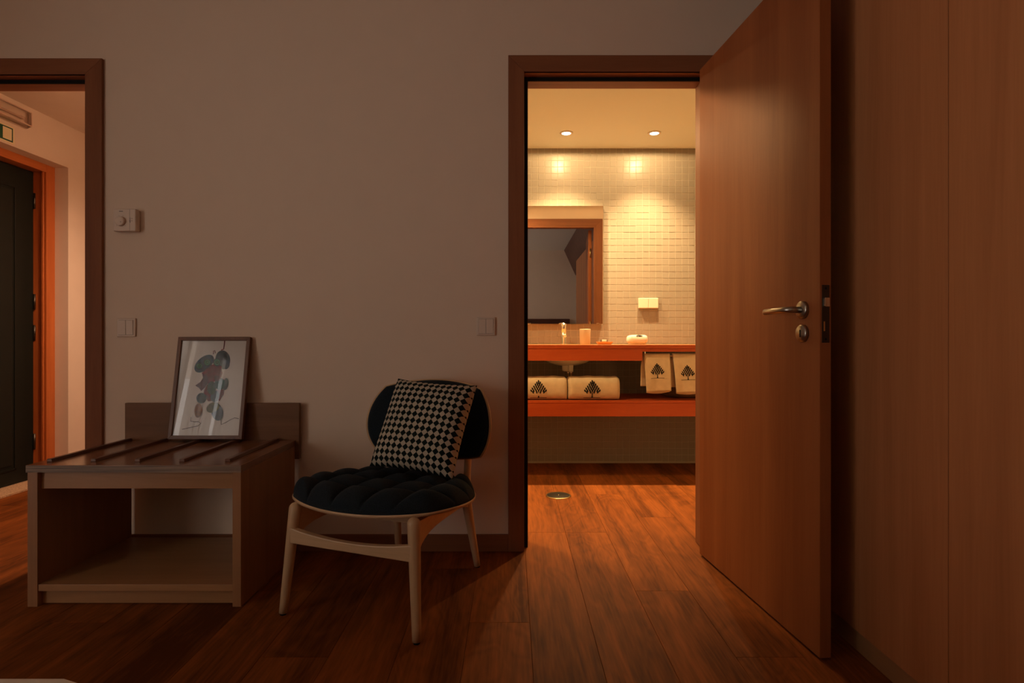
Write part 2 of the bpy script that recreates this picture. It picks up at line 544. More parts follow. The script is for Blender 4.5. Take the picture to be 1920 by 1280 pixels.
# tiled back wall of the bathroom
TP = 0.048
wt = struct(box('wall_bathroom_back', (BATH_L, BATH_Y, 0), (BATH_R, BATH_Y + 0.12, ZB + 0.1), M_grout))
bmt = bm_box((-TP / 2 + 0.0018, -0.0017, -TP / 2 + 0.0018), (TP / 2 - 0.0018, 0.0, TP / 2 - 0.0018), 0.0007, 1)
bmesh.ops.recalc_face_normals(bmt, faces=bmt.faces[:])
tile_me = bpy.data.meshes.new('tile'); bmt.to_mesh(tile_me); bmt.free(); tile_me.materials.append(M_tile)
rng = random.Random(5)
rest = bmesh.new()
one = bmesh.new(); one.from_mesh(tile_me)
one_v = [v.co.copy() for v in one.verts]; one_f = [[v.index for v in f.verts] for f in one.faces]; one.free()
kx0 = int((BATH_L - 0.911) / TP); kx1 = int((BATH_R - 0.911) / TP)
for m in range(-30, 18):
    for k in range(kx0, kx1):
        cx, cz = 0.911 + (k + 0.5) * TP, 1.4535 + (m + 0.5) * TP
        if cz + TP / 2 > ZB + 0.02 or cx - TP / 2 < BATH_L or cx + TP / 2 > BATH_R: continue
        row_shift = 0.0008 * math.sin(k * 0.8 + m * 2.1)
        tilt = (rng.gauss(0, 0.0022), rng.gauss(0, 0.0022))
        dz = 0.0012 if ((k // 4) * 7 + (m // 6) * 3) % 3 == 0 else (-0.0010 if ((k // 4) * 5 + (m // 6)) % 4 == 0 else 0.0)
        dep = rng.uniform(-0.0004, 0.0006)
        if 0.66 < cx < 1.40 and 0.96 < cz < 1.92:
            t = bpy.data.objects.new('tile', tile_me)
            COL.objects.link(t); t.parent = wt
            t.location = (cx, BATH_Y - dep, cz + dz + row_shift * 0.4)
            t.rotation_euler = (tilt[0], 0, tilt[1])
        elif -0.6 < cx < 1.9:
            mat = Matrix.Translation((cx, BATH_Y - dep, cz + dz + row_shift * 0.4)) @ Matrix.Rotation(tilt[0], 4, 'X') @ Matrix.Rotation(tilt[1], 4, 'Z')
            nv = [rest.verts.new(mat @ v) for v in one_v]
            for f in one_f: rest.faces.new([nv[i] for i in f])
ro = from_bm('tile_field', rest, M_tile, wt)
ro['kind'] = 'stuff'

# floor: base slab and separate planks
fl = struct(box('floor', (HALL_X - 0.36, YB - 0.12, -0.12), (BATH_R + 0.1, 4.85, -0.012), M_under))
PW, PLN = 0.194, 1.285
bmp = bm_box((-PW / 2 + 0.0004, -PLN / 2 + 0.0004, -0.012), (PW / 2 - 0.0004, PLN / 2 - 0.0004, 0.0), 0.0006, 1)
bmesh.ops.recalc_face_normals(bmp, faces=bmp.faces[:])
plank_me = bpy.data.meshes.new('plank'); bmp.to_mesh(plank_me); bmp.free(); plank_me.materials.append(M_plank)
offs = [0.0, 0.43, 0.86, 0.2, 0.63, 1.06]
x = 0.057 - 17 * PW
ci = 0
while x < BATH_R + 0.05:
    y = -3.3 + offs[(ci * 5 + ci // 6) % 6] - 0.0
    while y - PLN / 2 < 4.75:
        if y + PLN / 2 > YB:
            p = bpy.data.objects.new('plank', plank_me)
            COL.objects.link(p); p.parent = fl
            p.location = (x + PW / 2, y, 0)
        y += PLN
    x += PW; ci += 1

# baseboards
bb = struct(box('baseboard_front', (DL[1] + 0.073, WY - 0.012, 0), (DR[0] - 0.068, WY, 0.072), M_trimx, None, 0.002))
struct(box('baseboard_front_right', (DR[1] + 0.070, WY - 0.012, 0), (0.998, WY, 0.072), M_trimx, None, 0.002))


# ------------------------------------------------------------------ door frames
def door_frame(name, op, cw, ztop_out, label):
    x0, x1, zt = op
    r = struct(empty(name, ((x0 + x1) / 2, WY, 0)))
    r['label'] = label
    ox, oy = r.location.x, r.location.y
    def bx(n, mn, mx, mat, bev=0.0015):
        return box(n, (mn[0] - ox, mn[1] - oy, mn[2]), (mx[0] - ox, mx[1] - oy, mx[2]), mat, r, bev)
    yf, yb = WY - 0.015, WB + 0.015
    st = 0.0175
    for xa, xb, sa, sb in ((x0 - 0.02, x0, x0, x0 + st), (x1, x1 + 0.02, x1 - st, x1)):
        bx('jamb', (xa, yf + 0.001, 0), (xb, yb - 0.001, zt + 0.02), M_trim)
        bx('door_stop', (sa, WY + 0.043, 0), (sb, yb - 0.001, zt), M_trim)
        bx('seal', (sa + 0.001, WY + 0.037, 0), (sb - 0.001, WY + 0.0435, zt), M_black, 0.001)
    bx('head_jamb', (x0, yf + 0.001, zt), (x1, yb - 0.001, zt + 0.02), M_trimx)
    bx('door_stop', (x0 + st, WY + 0.043, zt - st), (x1 - st, yb - 0.001, zt), M_trimx)
    bx('seal', (x0 + st, WY + 0.037, zt - st + 0.001), (x1 - st, WY + 0.0435, zt - 0.001), M_black, 0.001)
    for ya, yb2 in ((yf, WY), (WB, yb)):
        zo = ztop_out
        # mitred casing boards
        L_ = [(x0 - cw - ox, 0), (x0 - ox, 0), (x0 - ox, zt), (x0 - cw - ox, zo)]
        R_ = [(x1 + cw - ox, 0), (x1 - ox, 0), (x1 - ox, zt), (x1 + cw - ox, zo)]
        T_ = [(x0 - ox, zt), (x1 - ox, zt), (x1 + cw - ox, zo), (x0 - cw - ox, zo)]
        prism('casing', L_, 'y', ya - oy, yb2 - oy, M_trim, r, 0.002)
        prism('casing', R_, 'y', ya - oy, yb2 - oy, M_trim, r, 0.002)
        prism('head_casing', T_, 'y', ya - oy, yb2 - oy, M_trimx, r, 0.002)
    return r


fr1 = door_frame('trim_1', DL, 0.073, 2.108, 'dark wooden frame of the doorway to the hall')
fr2 = door_frame('trim_2', DR, 0.068, 2.1215, 'dark wooden frame of the bathroom doorway')
sp = box('strike_plate', (DL[1] - 0.001 - fr1.location.x, 0.008, 0.985), (DL[1] + 0.0005 - fr1.location.x, 0.03, 1.03), M_dsteel, fr1)

# ------------------------------------------------------------------ open bathroom door
LEAF, LT, LH = 0.795, 0.034, 2.031
d1 = empty('door_1', (0.789, 2.397, 0.0), math.atan2(-0.9952, 0.0981))
tag(d1, 'open orange veneered wooden door of the bathroom', None, None, 'structure')
box('door_leaf', (0, 0, 0.008), (LEAF, LT, 0.008 + LH), M_leaf, d1, 0.0015)
for hz in (0.25, 1.05, 1.80):
    h = lathe('hinge', [(0.007, -0.045), (0.007, 0.045)], M_brass, d1, 12, (-0.009, LT * 0.6, hz))
UH, ZH = 0.7205, 0.993
lev = empty('lever_handle'); lev.parent = d1
def lv(o): o.parent = lev; return o
lathe('rose', [(0.0, -0.0115), (0.0235, -0.0115), (0.0262, -0.0085), (0.0262, 0.0)], M_steel, lev, 40, (UH, 0, ZH), 'y')
path = [(UH, -0.010, ZH), (UH, -0.034, ZH), (UH - 0.003, -0.043, ZH), (UH - 0.010, -0.0495, ZH), (UH - 0.020, -0.052, ZH), (UH - 0.06, -0.0525, ZH), (UH - 0.118, -0.0525, ZH - 0.001), (UH - 0.122, -0.0525, ZH - 0.001)]
tube('lever', path, [0.0098, 0.0098, 0.0098, 0.0098, 0.0098, 0.0096, 0.0092, 0.006], M_steel, lev, 20)
ke = lathe('keyhole_escutcheon', [(0.0, -0.0115), (0.0235, -0.0115), (0.0258, -0.0085), (0.0258, 0.0)], M_steel, d1, 40, (UH, 0, 0.924), 'y')
ks = []
for k in range(9):
    a = PI * k / 8
    ks.append((UH + 0.0032 * math.cos(a), 0.924 + 0.008 + 0.0032 * math.sin(a)))
for k in range(9):
    a = PI + PI * k / 8
    ks.append((UH + 0.0032 * math.cos(a), 0.924 - 0.008 + 0.0032 * math.sin(a)))
kh = prism('keyhole', ks, 'y', -0.0122, -0.0100, M_black, d1)
kh.parent = ke
lp = box('lock_plate', (LEAF - 0.0005, 0.006, 0.897), (LEAF + 0.0012, 0.028, 1.060), M_dsteel, d1, 0.0004)
box('latch_bolt', (LEAF, 0.0095, 0.998), (LEAF + 0.010, 0.0245, 1.024), M_chrome, lp, 0.002)
box('deadbolt_slot', (LEAF + 0.001, 0.0105, 0.930), (LEAF + 0.0018, 0.0145, 0.957), M_brass, lp)
for zz in (1.050, 0.907):
    lathe('screw', [(0.0, 0.0022), (0.003, 0.0020), (0.0034, 0.0)], M_black, lp, 12, (LEAF, 0.017, zz), 'x')

# ------------------------------------------------------------------ wardrobe
wr = empty('wardrobe', (1.31, 0.93, 0))
tag(wr, 'tall built-in wooden wardrobe with flush veneered doors behind the open door', 'wardrobe')
wx, wy = 1.31, 0.93
box('plinth', (1.006 - wx, -0.55 - wy, 0), (1.03 - wx, WY - 0.013 - wy, 0.064), M_wardp, wr)
box('carcass', (1.016 - wx, -0.55 - wy, 0.0645), (XR - 0.002 - wx, WY - 0.002 - wy, 2.128), M_ward, wr)
ye = [-0.55, -0.198, 0.302, 0.802, 1.302, 1.802, WY - 0.003]
for a, c in zip(ye[:-1], ye[1:]):
    dd = box('door', (0.996 - wx, a + 0.0013 - wy, 0.064), (1.0155 - wx, c - 0.0013 - wy, 2.128), M_ward, wr, 0.0008, 1)

# ------------------------------------------------------------------ luggage rack
RX0, RX1, RY0, RZ = -1.647, -0.918, 1.931, 0.4805
rk = empty('luggage_rack', ((RX0 + RX1) / 2, 2.18, 0))
tag(rk, 'low wooden luggage bench with slatted top and open front against the wall', 'luggage rack')
rx, ry = rk.location.x, rk.location.y
def rb(n, mn, mx, mat, bev=0.001, parent=None):
    o = box(n, (mn[0] - rx, mn[1] - ry, mn[2]), (mx[0] - rx, mx[1] - ry, mx[2]), mat, parent or rk, bev)
    return o
TT = 0.0245
rb('side_panel', (RX0 + 0.004, RY0 + 0.002, 0), (RX0 + 0.038, 2.412, RZ - TT), M_rackz)
rb('side_panel', (RX1 - 0.030, RY0 + 0.002, 0), (RX1 - 0.001, 2.412, RZ - TT), M_rackz)
tp = rb('top_panel', (RX0, RY0 + 0.0015, RZ - TT + 0.0005), (RX1, 2.414, RZ), M_rackt)
rb('ply_edge', (RX0, RY0 - 0.0005, RZ - TT), (RX1, RY0 + 0.0015, RZ - 0.0008), M_ply, 0.0004, tp)
for sx in (-1.611, -1.458, -1.305, -1.150, -0.991):
    s_ = prism('slat', [(-0.010, 0), (0.010, 0), (0.0085, 0.0105), (-0.0085, 0.0105)], 'y', 1.985 - ry, 2.405 - ry, M_slat, rk, 0.0018)
    s_.location = (sx - rx, 0, RZ)
rb('front_rail', (RX0 + 0.038, RY0 + 0.018, 0.397), (RX1 - 0.030, RY0 + 0.036, RZ - TT), M_rackx)
rb('shelf', (RX0 + 0.038, RY0 + 0.005, 0.052), (RX1 - 0.030, 2.40, 0.0745), M_rackx)
rb('plinth', (RX0 + 0.038, RY0 + 0.024, 0.003), (RX1 - 0.030, RY0 + 0.042, 0.0505), M_rackx)
rb('back_panel', (-1.640, 2.415, 0.40), (-0.9015, 2.434, 0.637), M_rackb, 0.0015)
rb('rear_rail', (RX0 + 0.04, 2.36, 0.395), (RX1 - 0.03, 2.378, RZ - TT), M_rackx)

# ------------------------------------------------------------------ framed picture
PWD, PHT, PT = 0.307, 0.430, 0.020
lean = math.atan2(0.078, 0.4225)
pc = empty('framed_picture', (-1.269, 2.352, RZ + 0.0146))
pc.rotation_euler = (-lean, 0, 0)
tag(pc, 'framed abstract watercolour leaning on the luggage bench against the wall', 'picture')
FW = 0.0155
prism('frame_stile', [(-PWD / 2, 0), (-PWD / 2 + FW, FW), (-PWD / 2 + FW, PHT - FW), (-PWD / 2, PHT)], 'y', 0, PT, M_frame, pc, 0.0012)
prism('frame_stile', [(PWD / 2, 0), (PWD / 2 - FW, FW), (PWD / 2 - FW, PHT - FW), (PWD / 2, PHT)], 'y', 0, PT, M_frame, pc, 0.0012)
prism('frame_rail', [(-PWD / 2, 0), (PWD / 2, 0), (PWD / 2 - FW, FW), (-PWD / 2 + FW, FW)], 'y', 0, PT, M_frame, pc, 0.0012)
prism('frame_rail', [(-PWD / 2, PHT), (PWD / 2, PHT), (PWD / 2 - FW, PHT - FW), (-PWD / 2 + FW, PHT - FW)], 'y', 0, PT, M_frame, pc, 0.0012)
IW, IH = PWD - 2 * FW, PHT - 2 * FW
paper = box('art_paper', (-IW / 2 - 0.003, 0.010, FW - 0.003), (IW / 2 + 0.003, 0.016, PHT - FW + 0.003), M_paper, pc)
glass = pydata('glass_pane', [(-IW / 2 - .002, 0.005, FW - .002), (IW / 2 + .002, 0.005, FW - .002), (IW / 2 + .002, 0.005, PHT - FW + .002), (-IW / 2 - .002, 0.005, PHT - FW + .002)], [(0, 1, 2, 3)], M_glass, pc)


def art_uv(px, py):
    t = (py - 112) / 1028.0
    l = 212 + (125 - 212) * t
    r_ = 915 + (850 - 915) * t
    return (-IW / 2 + (px - l) / (r_ - l) * IW, FW + (1 - t) * IH)


art_n = [0]
def art_mat(col):
    key = 'paint_%02x%02x%02x' % tuple(int(c * 255) for c in col)
    if key in MATS: return MATS[key]
    lin = [((c + 0.055) / 1.055) ** 2.4 if c > 0.04 else c / 12.92 for c in col]
    g_ = sum(lin) / 3
    lin = [max(0.001, (g_ + (c - g_) * 2.0)) * 0.75 for c in lin]
    return plain(key, lin, 0.85, spec=0.1, noise=0.35, nscale=70)


def art_poly(pts, col):
    art_n[0] += 1
    yy = 0.0098 - 0.00012 * art_n[0]
    vs2 = [(art_uv(*p)[0], yy, art_uv(*p)[1]) for p in pts]
    pydata('painted_shape', vs2, [tuple(range(len(vs2)))], art_mat(col), paper)


def art_blob(cx, cy, rx_, ry_, rot, col, egg=0.0):
    pts = []
    for k in range(40):
        a = 2 * PI * k / 40
        ex, ey = rx_ * math.cos(a) * (1 + egg * math.sin(a)), ry_ * math.sin(a)
        c_, s_ = math.cos(rot), math.sin(rot)
        pts.append((cx + ex * c_ - ey * s_, cy + ex * s_ + ey * c_))
    art_poly(pts, col)


def art_line(pts, wd, col):
    art_n[0] += 1
    yy = 0.0098 - 0.00012 * art_n[0]
    vs2, fs = [], []
    for i, p in enumerate(pts):
        a = Vector(pts[max(i - 1, 0)]); c = Vector(pts[min(i + 1, len(pts) - 1)])
        t = (c - a).normalized(); n_ = Vector((-t.y, t.x)) * wd / 2
        for sgn in (1, -1):
            q = Vector(p) + n_ * sgn
            u, v = art_uv(q.x, q.y)
            vs2.append((u, yy, v))
        if i: fs.append((2 * i - 2, 2 * i - 1, 2 * i + 1, 2 * i))
    pydata('painted_line', vs2, fs, art_mat(col), paper)


art_line([(668, 112), (664, 160), (658, 205), (632, 215)], 12, (0.36, 0.12, 0.10))
art_line([(548, 262), (550, 225), (562, 218), (570, 250)], 8, (0.30, 0.12, 0.10))
art_blob(450, 365, 125, 72, -0.72, (0.10, 0.24, 0.29))
art_blob(652, 322, 80, 104, -0.15, (0.13, 0.17, 0.19))
art_blob(690, 375, 38, 52, 0.1, (0.12, 0.20, 0.27))
art_poly([(520, 385), (560, 370), (640, 392), (652, 470), (640, 515), (575, 560), (490, 585), (470, 520), (425, 470)], (0.42, 0.20, 0.22))
art_poly([(430, 470), (442, 520), (415, 565), (360, 605), (400, 630), (425, 665), (470, 620), (500, 560), (480, 490)], (0.30, 0.16, 0.20))
art_poly([(455, 660), (490, 590), (540, 640), (560, 770), (505, 775), (450, 710)], (0.38, 0.14, 0.15))
art_poly([(590, 650), (680, 645), (672, 700), (625, 775), (595, 740)], (0.36, 0.12, 0.16))
art_blob(430, 742, 54, 58, 0.3, (0.12, 0.22, 0.23))
art_blob(575, 722, 48, 62, 0.1, (0.18, 0.25, 0.26))
art_blob(690, 590, 30, 66, 0.15, (0.14, 0.20, 0.13))
art_blob(540, 632, 48, 72, 0.0, (0.13, 0.24, 0.15))
art_blob(628, 588, 60, 64, 0.2, (0.20, 0.30, 0.26))
art_blob(598, 528, 36, 32, 0.0, (0.30, 0.10, 0.13))
for ex, ey, er in ((400, 392, 38), (487, 352, 42), (594, 350, 44)):
    art_blob(ex, ey, er, er, 0, (0.08, 0.14, 0.15))
    art_blob(ex, ey, er * .72, er * .72, 0, (0.34, 0.52, 0.42))
    art_blob(ex, ey, er * .42, er * .42, 0, (0.09, 0.17, 0.15))
    art_blob(ex, ey, er * .2, er * .2, 0, (0.40, 0.55, 0.42))
art_blob(400, 876, 42, 76, 0.05, (0.50, 0.36, 0.15))
art_blob(606, 890, 62, 96, -0.25, (0.13, 0.17, 0.22))
art_blob(560, 842, 74, 52, -0.45, (0.33, 0.31, 0.13))
art_line([(325, 945), (321, 990), (360, 994), (405, 994), (432, 1010), (405, 1038), (320, 1055), (230, 1075)], 6, (0.20, 0.13, 0.12))
art_line([(648, 970), (655, 1025), (700, 1005), (760, 970), (800, 953), (845, 962)], 6, (0.20, 0.13, 0.12))

# ------------------------------------------------------------------ chair
CH = empty('lounge_chair', (-0.413, 2.068, 0), math.radians(-21))
tag(CH, 'low lounge chair with dark tufted seat, rounded back and pale wooden legs', 'chair')


def squircle(u, v, k=0.6):
    """(-1..1)^2 -> rounded square"""
    return (u * ((1 - k) + k * math.sqrt(max(0, 1 - v * v / 2))), v * ((1 - k) + k * math.sqrt(max(0, 1 - u * u / 2))))


def seat_hw(y):      # half width along the depth
    t = (y + 0.32) / 0.60
    return 0.362 - 0.125 * max(0, t) ** 1.2


def seat_base(x, y):
    return 0.366 - 0.085 * (y + 0.30) + 0.16 * x * x - 0.10 * max(0, -y - 0.18) ** 1.5


def seat_pt(u, v, k=0.86):
    a, b_ = squircle(u * 2 - 1, v * 2 - 1, k)
    y = -0.02 + 0.30 * b_
    return a * seat_hw(y), y


def shell_top(u, v):
    x_, y_ = seat_pt(u, v); return (x_, y_, seat_base(x_, y_) + 0.005)
def shell_bot(u, v):
    x_, y_ = seat_pt(u, v); return (x_ * 0.995, y_ * 0.995, seat_base(x_, y_) - 0.005)


grid('seat_shell', shell_top, 40, 40, M_chairwx, CH, shell_bot)


def cush_top(u, v):
    x_, y_ = seat_pt(u, v)
    x_ *= 0.99; y_ = -0.02 + (y_ + 0.02) * 0.99
    a, b_ = u * 2 - 1, v * 2 - 1
    edge = max(abs(a), abs(b_))
    h = 0.074 * (1 - edge ** 7) ** 0.55 if edge < 1 else 0.0
    pu = abs(math.sin(PI * u * 5)) ** 0.45
    pv = abs(math.sin(PI * (v * 4.5))) ** 0.45
    tuft = 0.55 + 0.45 * min(pu, pv)
    puff = 0.35 * (pu * pv)
    bulge = 1.0 + 0.02 * math.sin(PI * edge)
    return (x_ * bulge, y_ * bulge, seat_base(x_, y_) + 0.005 + h * (tuft * 0.82 + puff * 0.5))
def cush_bot(u, v):
    x_, y_ = seat_pt(u, v); return (x_ * 0.985, -0.02 + (y_ + 0.02) * 0.985, seat_base(x_, y_) + 0.004)


grid('seat_cushion', cush_top, 100, 90, M_fabric, CH, cush_bot)

# back shell
BH0, BH1, BW_ = 0.424, 0.742, 0.280


def back_pt(u, v, s=1.0):
    a, b_ = squircle(u * 2 - 1, v * 2 - 1, 0.62)
    a *= s; b_ *= s
    zz = (BH0 + BH1) / 2 + (BH1 - BH0) / 2 * b_
    xx = a * BW_ * (1.0 - 0.05 * b_)
    yy = 0.262 + 0.18 * (zz - BH0) - 0.075 * a * a
    return xx - 0.008, yy, zz


def bk_f(u, v):
    x_, y_, z_ = back_pt(u, v); return (x_, y_, z_)
def bk_b(u, v):
    x_, y_, z_ = back_pt(u, v); return (x_, y_ + 0.010, z_)


grid('back_shell', bk_f, 36, 28, M_chairw, CH, bk_b)
def pad_f(u, v):
    x_, y_, z_ = back_pt(u, v, 0.975)
    e = max(abs(u * 2 - 1), abs(v * 2 - 1))
    return (x_, y_ - 0.003 - 0.026 * max(0, 1 - e ** 6) ** 0.5, z_)
def pad_b(u, v):
    x_, y_, z_ = back_pt(u, v, 0.97); return (x_, y_ - 0.001, z_)
grid('back_pad', pad_f, 40, 30, M_fabric, CH, pad_b)


def smooth_leg(n, foot, top, r0, r1, mat, extra=None):
    f_, t_ = Vector(foot), Vector(top)
    path, rad = [], []
    for k in range(9):
        t = k / 8
        path.append(f_.lerp(t_, t)); rad.append(r0 + (r1 - r0) * t)
    d_ = (t_ - f_).normalized()
    for k in range(1, 6):
        a = PI / 2 * k / 5
        path.append(t_ + d_ * r1 * math.sin(a)); rad.append(max(r1 * math.cos(a), 0.0006))
    o = tube(n, path, rad, mat, CH, 20)
    return o


for sx in (-1, 1):
    lg = smooth_leg('leg', (sx * 0.252, -0.297, 0.006), (sx * 0.226, -0.270, 0.345), 0.0135, 0.0205, M_chairw)
    g = lathe('foot_glide', [(0.010, 0.0), (0.010, 0.007)], M_black, CH, 14, (sx * 0.252, -0.297, 0)); g.parent = lg
    lr = smooth_leg('leg', (sx * 0.182, 0.292, 0.006), (sx * 0.158, 0.232, 0.300), 0.0125, 0.020, M_chairw)
    g = lathe('foot_glide', [(0.010, 0.0), (0.010, 0.007)], M_black, CH, 14, (sx * 0.182, 0.292, 0)); g.parent = lr
    # side rail: tapered board with arched underside from front leg to rear leg
    a, c = Vector((sx * 0.228, -0.272, 0)), Vector((sx * 0.160, 0.236, 0))
    top_e, bot_e = [], []
    for k in range(15):
        t = k / 14
        top_e.append((t, 0.352 - 0.052 * t))
        arch = 0.252 + 0.055 * (1 - math.exp(-t * 9)) - 0.035 * t - 0.022 * max(0, t - 0.85) / 0.15
        bot_e.append((t, arch))
    ol = top_e + bot_e[::-1]
    bm = bmesh.new()
    nrm = Vector((-(c - a).y, (c - a).x, 0)).normalized()
    lo = [bm.verts.new(a.lerp(c, t) + nrm * 0.0115 + Vector((0, 0, z_))) for t, z_ in ol]
    hi = [bm.verts.new(a.lerp(c, t) - nrm * 0.0115 + Vector((0, 0, z_))) for t, z_ in ol]
    bm.faces.new(lo); bm.faces.new(hi[::-1])
    for i in range(len(ol)):
        bm.faces.new((lo[i], lo[(i + 1) % len(ol)], hi[(i + 1) % len(ol)], hi[i]))
    from_bm('side_rail', bm, M_chairwx, CH)
    tube('back_post', [(sx * 0.158, 0.235, 0.28), (sx * 0.155, 0.255, 0.36), (sx * 0.150, 0.272, 0.44), (sx * 0.145, 0.295, 0.56)], [0.014, 0.014, 0.0135, 0.010], M_chairw, CH, 14, 1.2)
# front stretcher, concave top edge
top_e, bot_e = [], []
for k in range(21):
    t = k / 20 * 2 - 1
    xx = t * 0.232
    top_e.append((xx, 0.2655 + 0.022 * t * t))
    bot_e.append((xx, 0.2365))
prism('front_stretcher', top_e + bot_e[::-1], 'y', -0.294, -0.272, M_chairwx, CH, 0.003)
prism('rear_stretcher', [(-0.155, 0.255), (0.155, 0.255), (0.155, 0.295), (-0.155, 0.295)], 'y', 0.225, 0.247, M_chairwx, CH, 0.003)
prism('seat_bearer', [(-0.215, 0.318), (0.215, 0.318), (0.215, 0.345), (-0.215, 0.345)], 'y', -0.20, -0.175, M_chairwx, CH, 0.003)

# ------------------------------------------------------------------ cushion
cu_root_m = Matrix.Translation(CH.location) @ Matrix.Rotation(math.radians(-21), 4, 'Z')
CW, CHH = 0.345, 0.352


def cush(u, v, s):
    a, b_ = u * 2 - 1, v * 2 - 1
    pin = 1 - 0.055 * (1 - b_ * b_) ** 1.0 * 1.0
    pin2 = 1 - 0.055 * (1 - a * a)
    x_ = a * CW / 2 * (1 - 0.06 * (1 - b_ * b_) * abs(a) ** 3)
    z_ = b_ * CHH / 2 * (1 - 0.06 * (1 - a * a) * abs(b_) ** 3)
    th = 0.058 * (max(0.0, (1 - a ** 4) * (1 - b_ ** 4))) ** 0.55
    return (x_, -s * (th + 0.002), z_)


cuo = grid('cushion', lambda u, v: cush(u, v, 1), 44, 44, M_cush, None, lambda u, v: cush(u, v, -1), True, True)
tilt = math.atan2(0.155, 0.300)
loc = cu_root_m @ Vector((0.066, 0.068, 0.588))
cuo.matrix_world = Matrix.Translation(loc) @ Matrix.Rotation(math.radians(-21), 4, 'Z') @ Matrix.Rotation(-tilt, 4, 'X') @ Matrix.Rotation(math.radians(3.2), 4, 'Y')
tag(cuo, 'square cushion with cream and black diamond checks leaning on the lounge chair', 'cushion')

# ------------------------------------------------------------------ switches and thermostat
def wall_switch(cx, cz, label):
    r = empty('light_switch', (cx, WY, cz))
    tag(r, label, 'light switch', 'double rocker switches on the bedroom wall')
    h = 0.0395
    box('switch_frame', (-h, -0.009, -h), (h, -0.0002, h), M_white, r, 0.0025)
    box('backing', (-0.0318, -0.0094, -0.0318), (0.0318, -0.0088, 0.0318), M_grey, r)
    for a, c in ((-0.0312, -0.0006), (0.0006, 0.0312)):
        prism('rocker', [(-0.0128, 0.031), (-0.0104, -0.031), (-0.0085, -0.031), (-0.0085, 0.031)], 'x', a, c, M_white, r, 0.0008)
    return r


wall_switch(-1.653, 0.958, 'double light switch below the thermostat beside the hall doorway')
wall_switch(-0.1115, 0.9635, 'double light switch beside the bathroom door frame, above the chair')

th = empty('thermostat', (-1.643, WY, 1.413))
tag(th, 'square white room thermostat with round dial on the wall', 'thermostat')
box('wall_plate', (-0.044, -0.012, -0.045), (0.047, -0.0002, 0.045), M_white, th, 0.002)
box('cover', (-0.0475, -0.034, -0.047), (0.0475, -0.012, 0.047), M_white, th, 0.003)
dl = lathe('dial', [(0.0, -0.0455), (0.0175, -0.0455), (0.0195, -0.0435), (0.0205, -0.034)], M_white, th, 40, (-0.014, 0, -0.006), 'y')
lathe('dial_dot', [(0.0, -0.0460), (0.0016, -0.0460), (0.0016, -0.0454)], M_grey, dl, 10, (-0.0075, 0, -0.010), 'y')
box('seam', (0.0225, -0.0343, -0.046), (0.0232, -0.0338, 0.046), M_grey, th)
box('name_mark', (-0.022, -0.0343, 0.0352), (-0.006, -0.0338, 0.0380), M_grey, th)
box('selector_mark', (0.0235, -0.0343, -0.011), (0.0258, -0.0338, 0.001), M_grey, th)
box('selector_mark', (0.0242, -0.0343, 0.003), (0.0258, -0.0338, 0.010), M_grey, th)
for zz in (-0.0035, 0.0065):
    box('selector_mark', (0.0310, -0.0343, zz - 0.0015), (0.0335, -0.0338, zz + 0.0015), M_grey, th)
for k in range(8):
    a = math.radians(225 - k * 38.5)
    box('scale_mark', (-0.014 + 0.0255 * math.cos(a) - 0.0008, -0.0343, -0.006 + 0.0255 * math.sin(a) - 0.0008), (-0.014 + 0.0255 * math.cos(a) + 0.0008, -0.0338, -0.006 + 0.0255 * math.sin(a) + 0.0008), M_grey, th)

# ------------------------------------------------------------------ bathroom vanity
VY, VX0, VX1 = 3.676, -0.55, BATH_R - 0.003
va = empty('vanity_counter', (0.7, VY, 0))
tag(va, 'orange wooden washbasin counter running along the tiled bathroom wall', 'counter')
vo = 0.7
NX = 0.841
box('worktop', (VX0 - vo, 0, 0.850), (VX1 - vo, BATH_Y - 0.006 - VY, 0.873), M_vtop, va, 0.001)
box('front_lipping', (VX0 - vo, -0.0008, 0.8502), (VX1 - vo, 0.0004, 0.8725), M_vanity, va)
prism('apron', [(VX0 - vo, 0.771), (NX - vo, 0.771), (NX - vo, 0.829), (VX1 - vo, 0.829), (VX1 - vo, 0.8495), (VX0 - vo, 0.8495)], 'y', 0.002, 0.022, M_vanity, va)
lo_ = empty('lower_shelf', (0.7, VY, 0))
tag(lo_, 'orange wooden lower shelf under the washbasin counter', 'shelf')
box('shelf_board', (VX0 - vo, 0, 0.497), (VX1 - vo, BATH_Y - 0.006 - VY, 0.513), M_vanity, lo_, 0.001)
box('shelf_front', (VX0 - vo, 0.002, 0.4115), (VX1 - vo, 0.022, 0.4965), M_vanity, lo_, 0.001)
box('shelf_bearer', (VX0 - vo, 0.48, 0.4115), (VX1 - vo, 0.5055, 0.4965), M_vanity, lo_, 0.001)

# basin: bowl under the counter with trap
bs = empty('washbasin', (0.385, 3.93, 0.72))
tag(bs, 'white ceramic washbasin set into the counter with trap below', 'washbasin')
prof = []
for k in range(12):
    a = PI / 2 * k / 11
    prof.append((0.215 * math.sin(a), 0.125 - 0.122 * math.cos(a) + 0.002))
bo = lathe('bowl', prof + [(0.205, 0.127)] + [(p[0] * 0.93, p[1] + 0.012) for p in prof[::-1][1:]], M_ceramic, bs, 40)
tr = lathe('trap', [(0.024, -0.04), (0.034, -0.034), (0.034, 0.0), (0.030, 0.01)], M_ceramic, bs, 24, (-0.008, -0.02, 0.01))
box('trap_arm', (0.0, -0.075, -0.032), (0.03, -0.05, 0.05), M_ceramic, bs, 0.006)
for xx in (-0.004, 0.016):
    lathe('chrome_connector', [(0.0, -0.078), (0.004, -0.076), (0.0055, -0.062), (0.0075, -0.060), (0.0075, -0.042), (0.0085, -0.040), (0.0085, -0.03)], M_chrome, bs, 14, (xx, -0.06, 0.0))

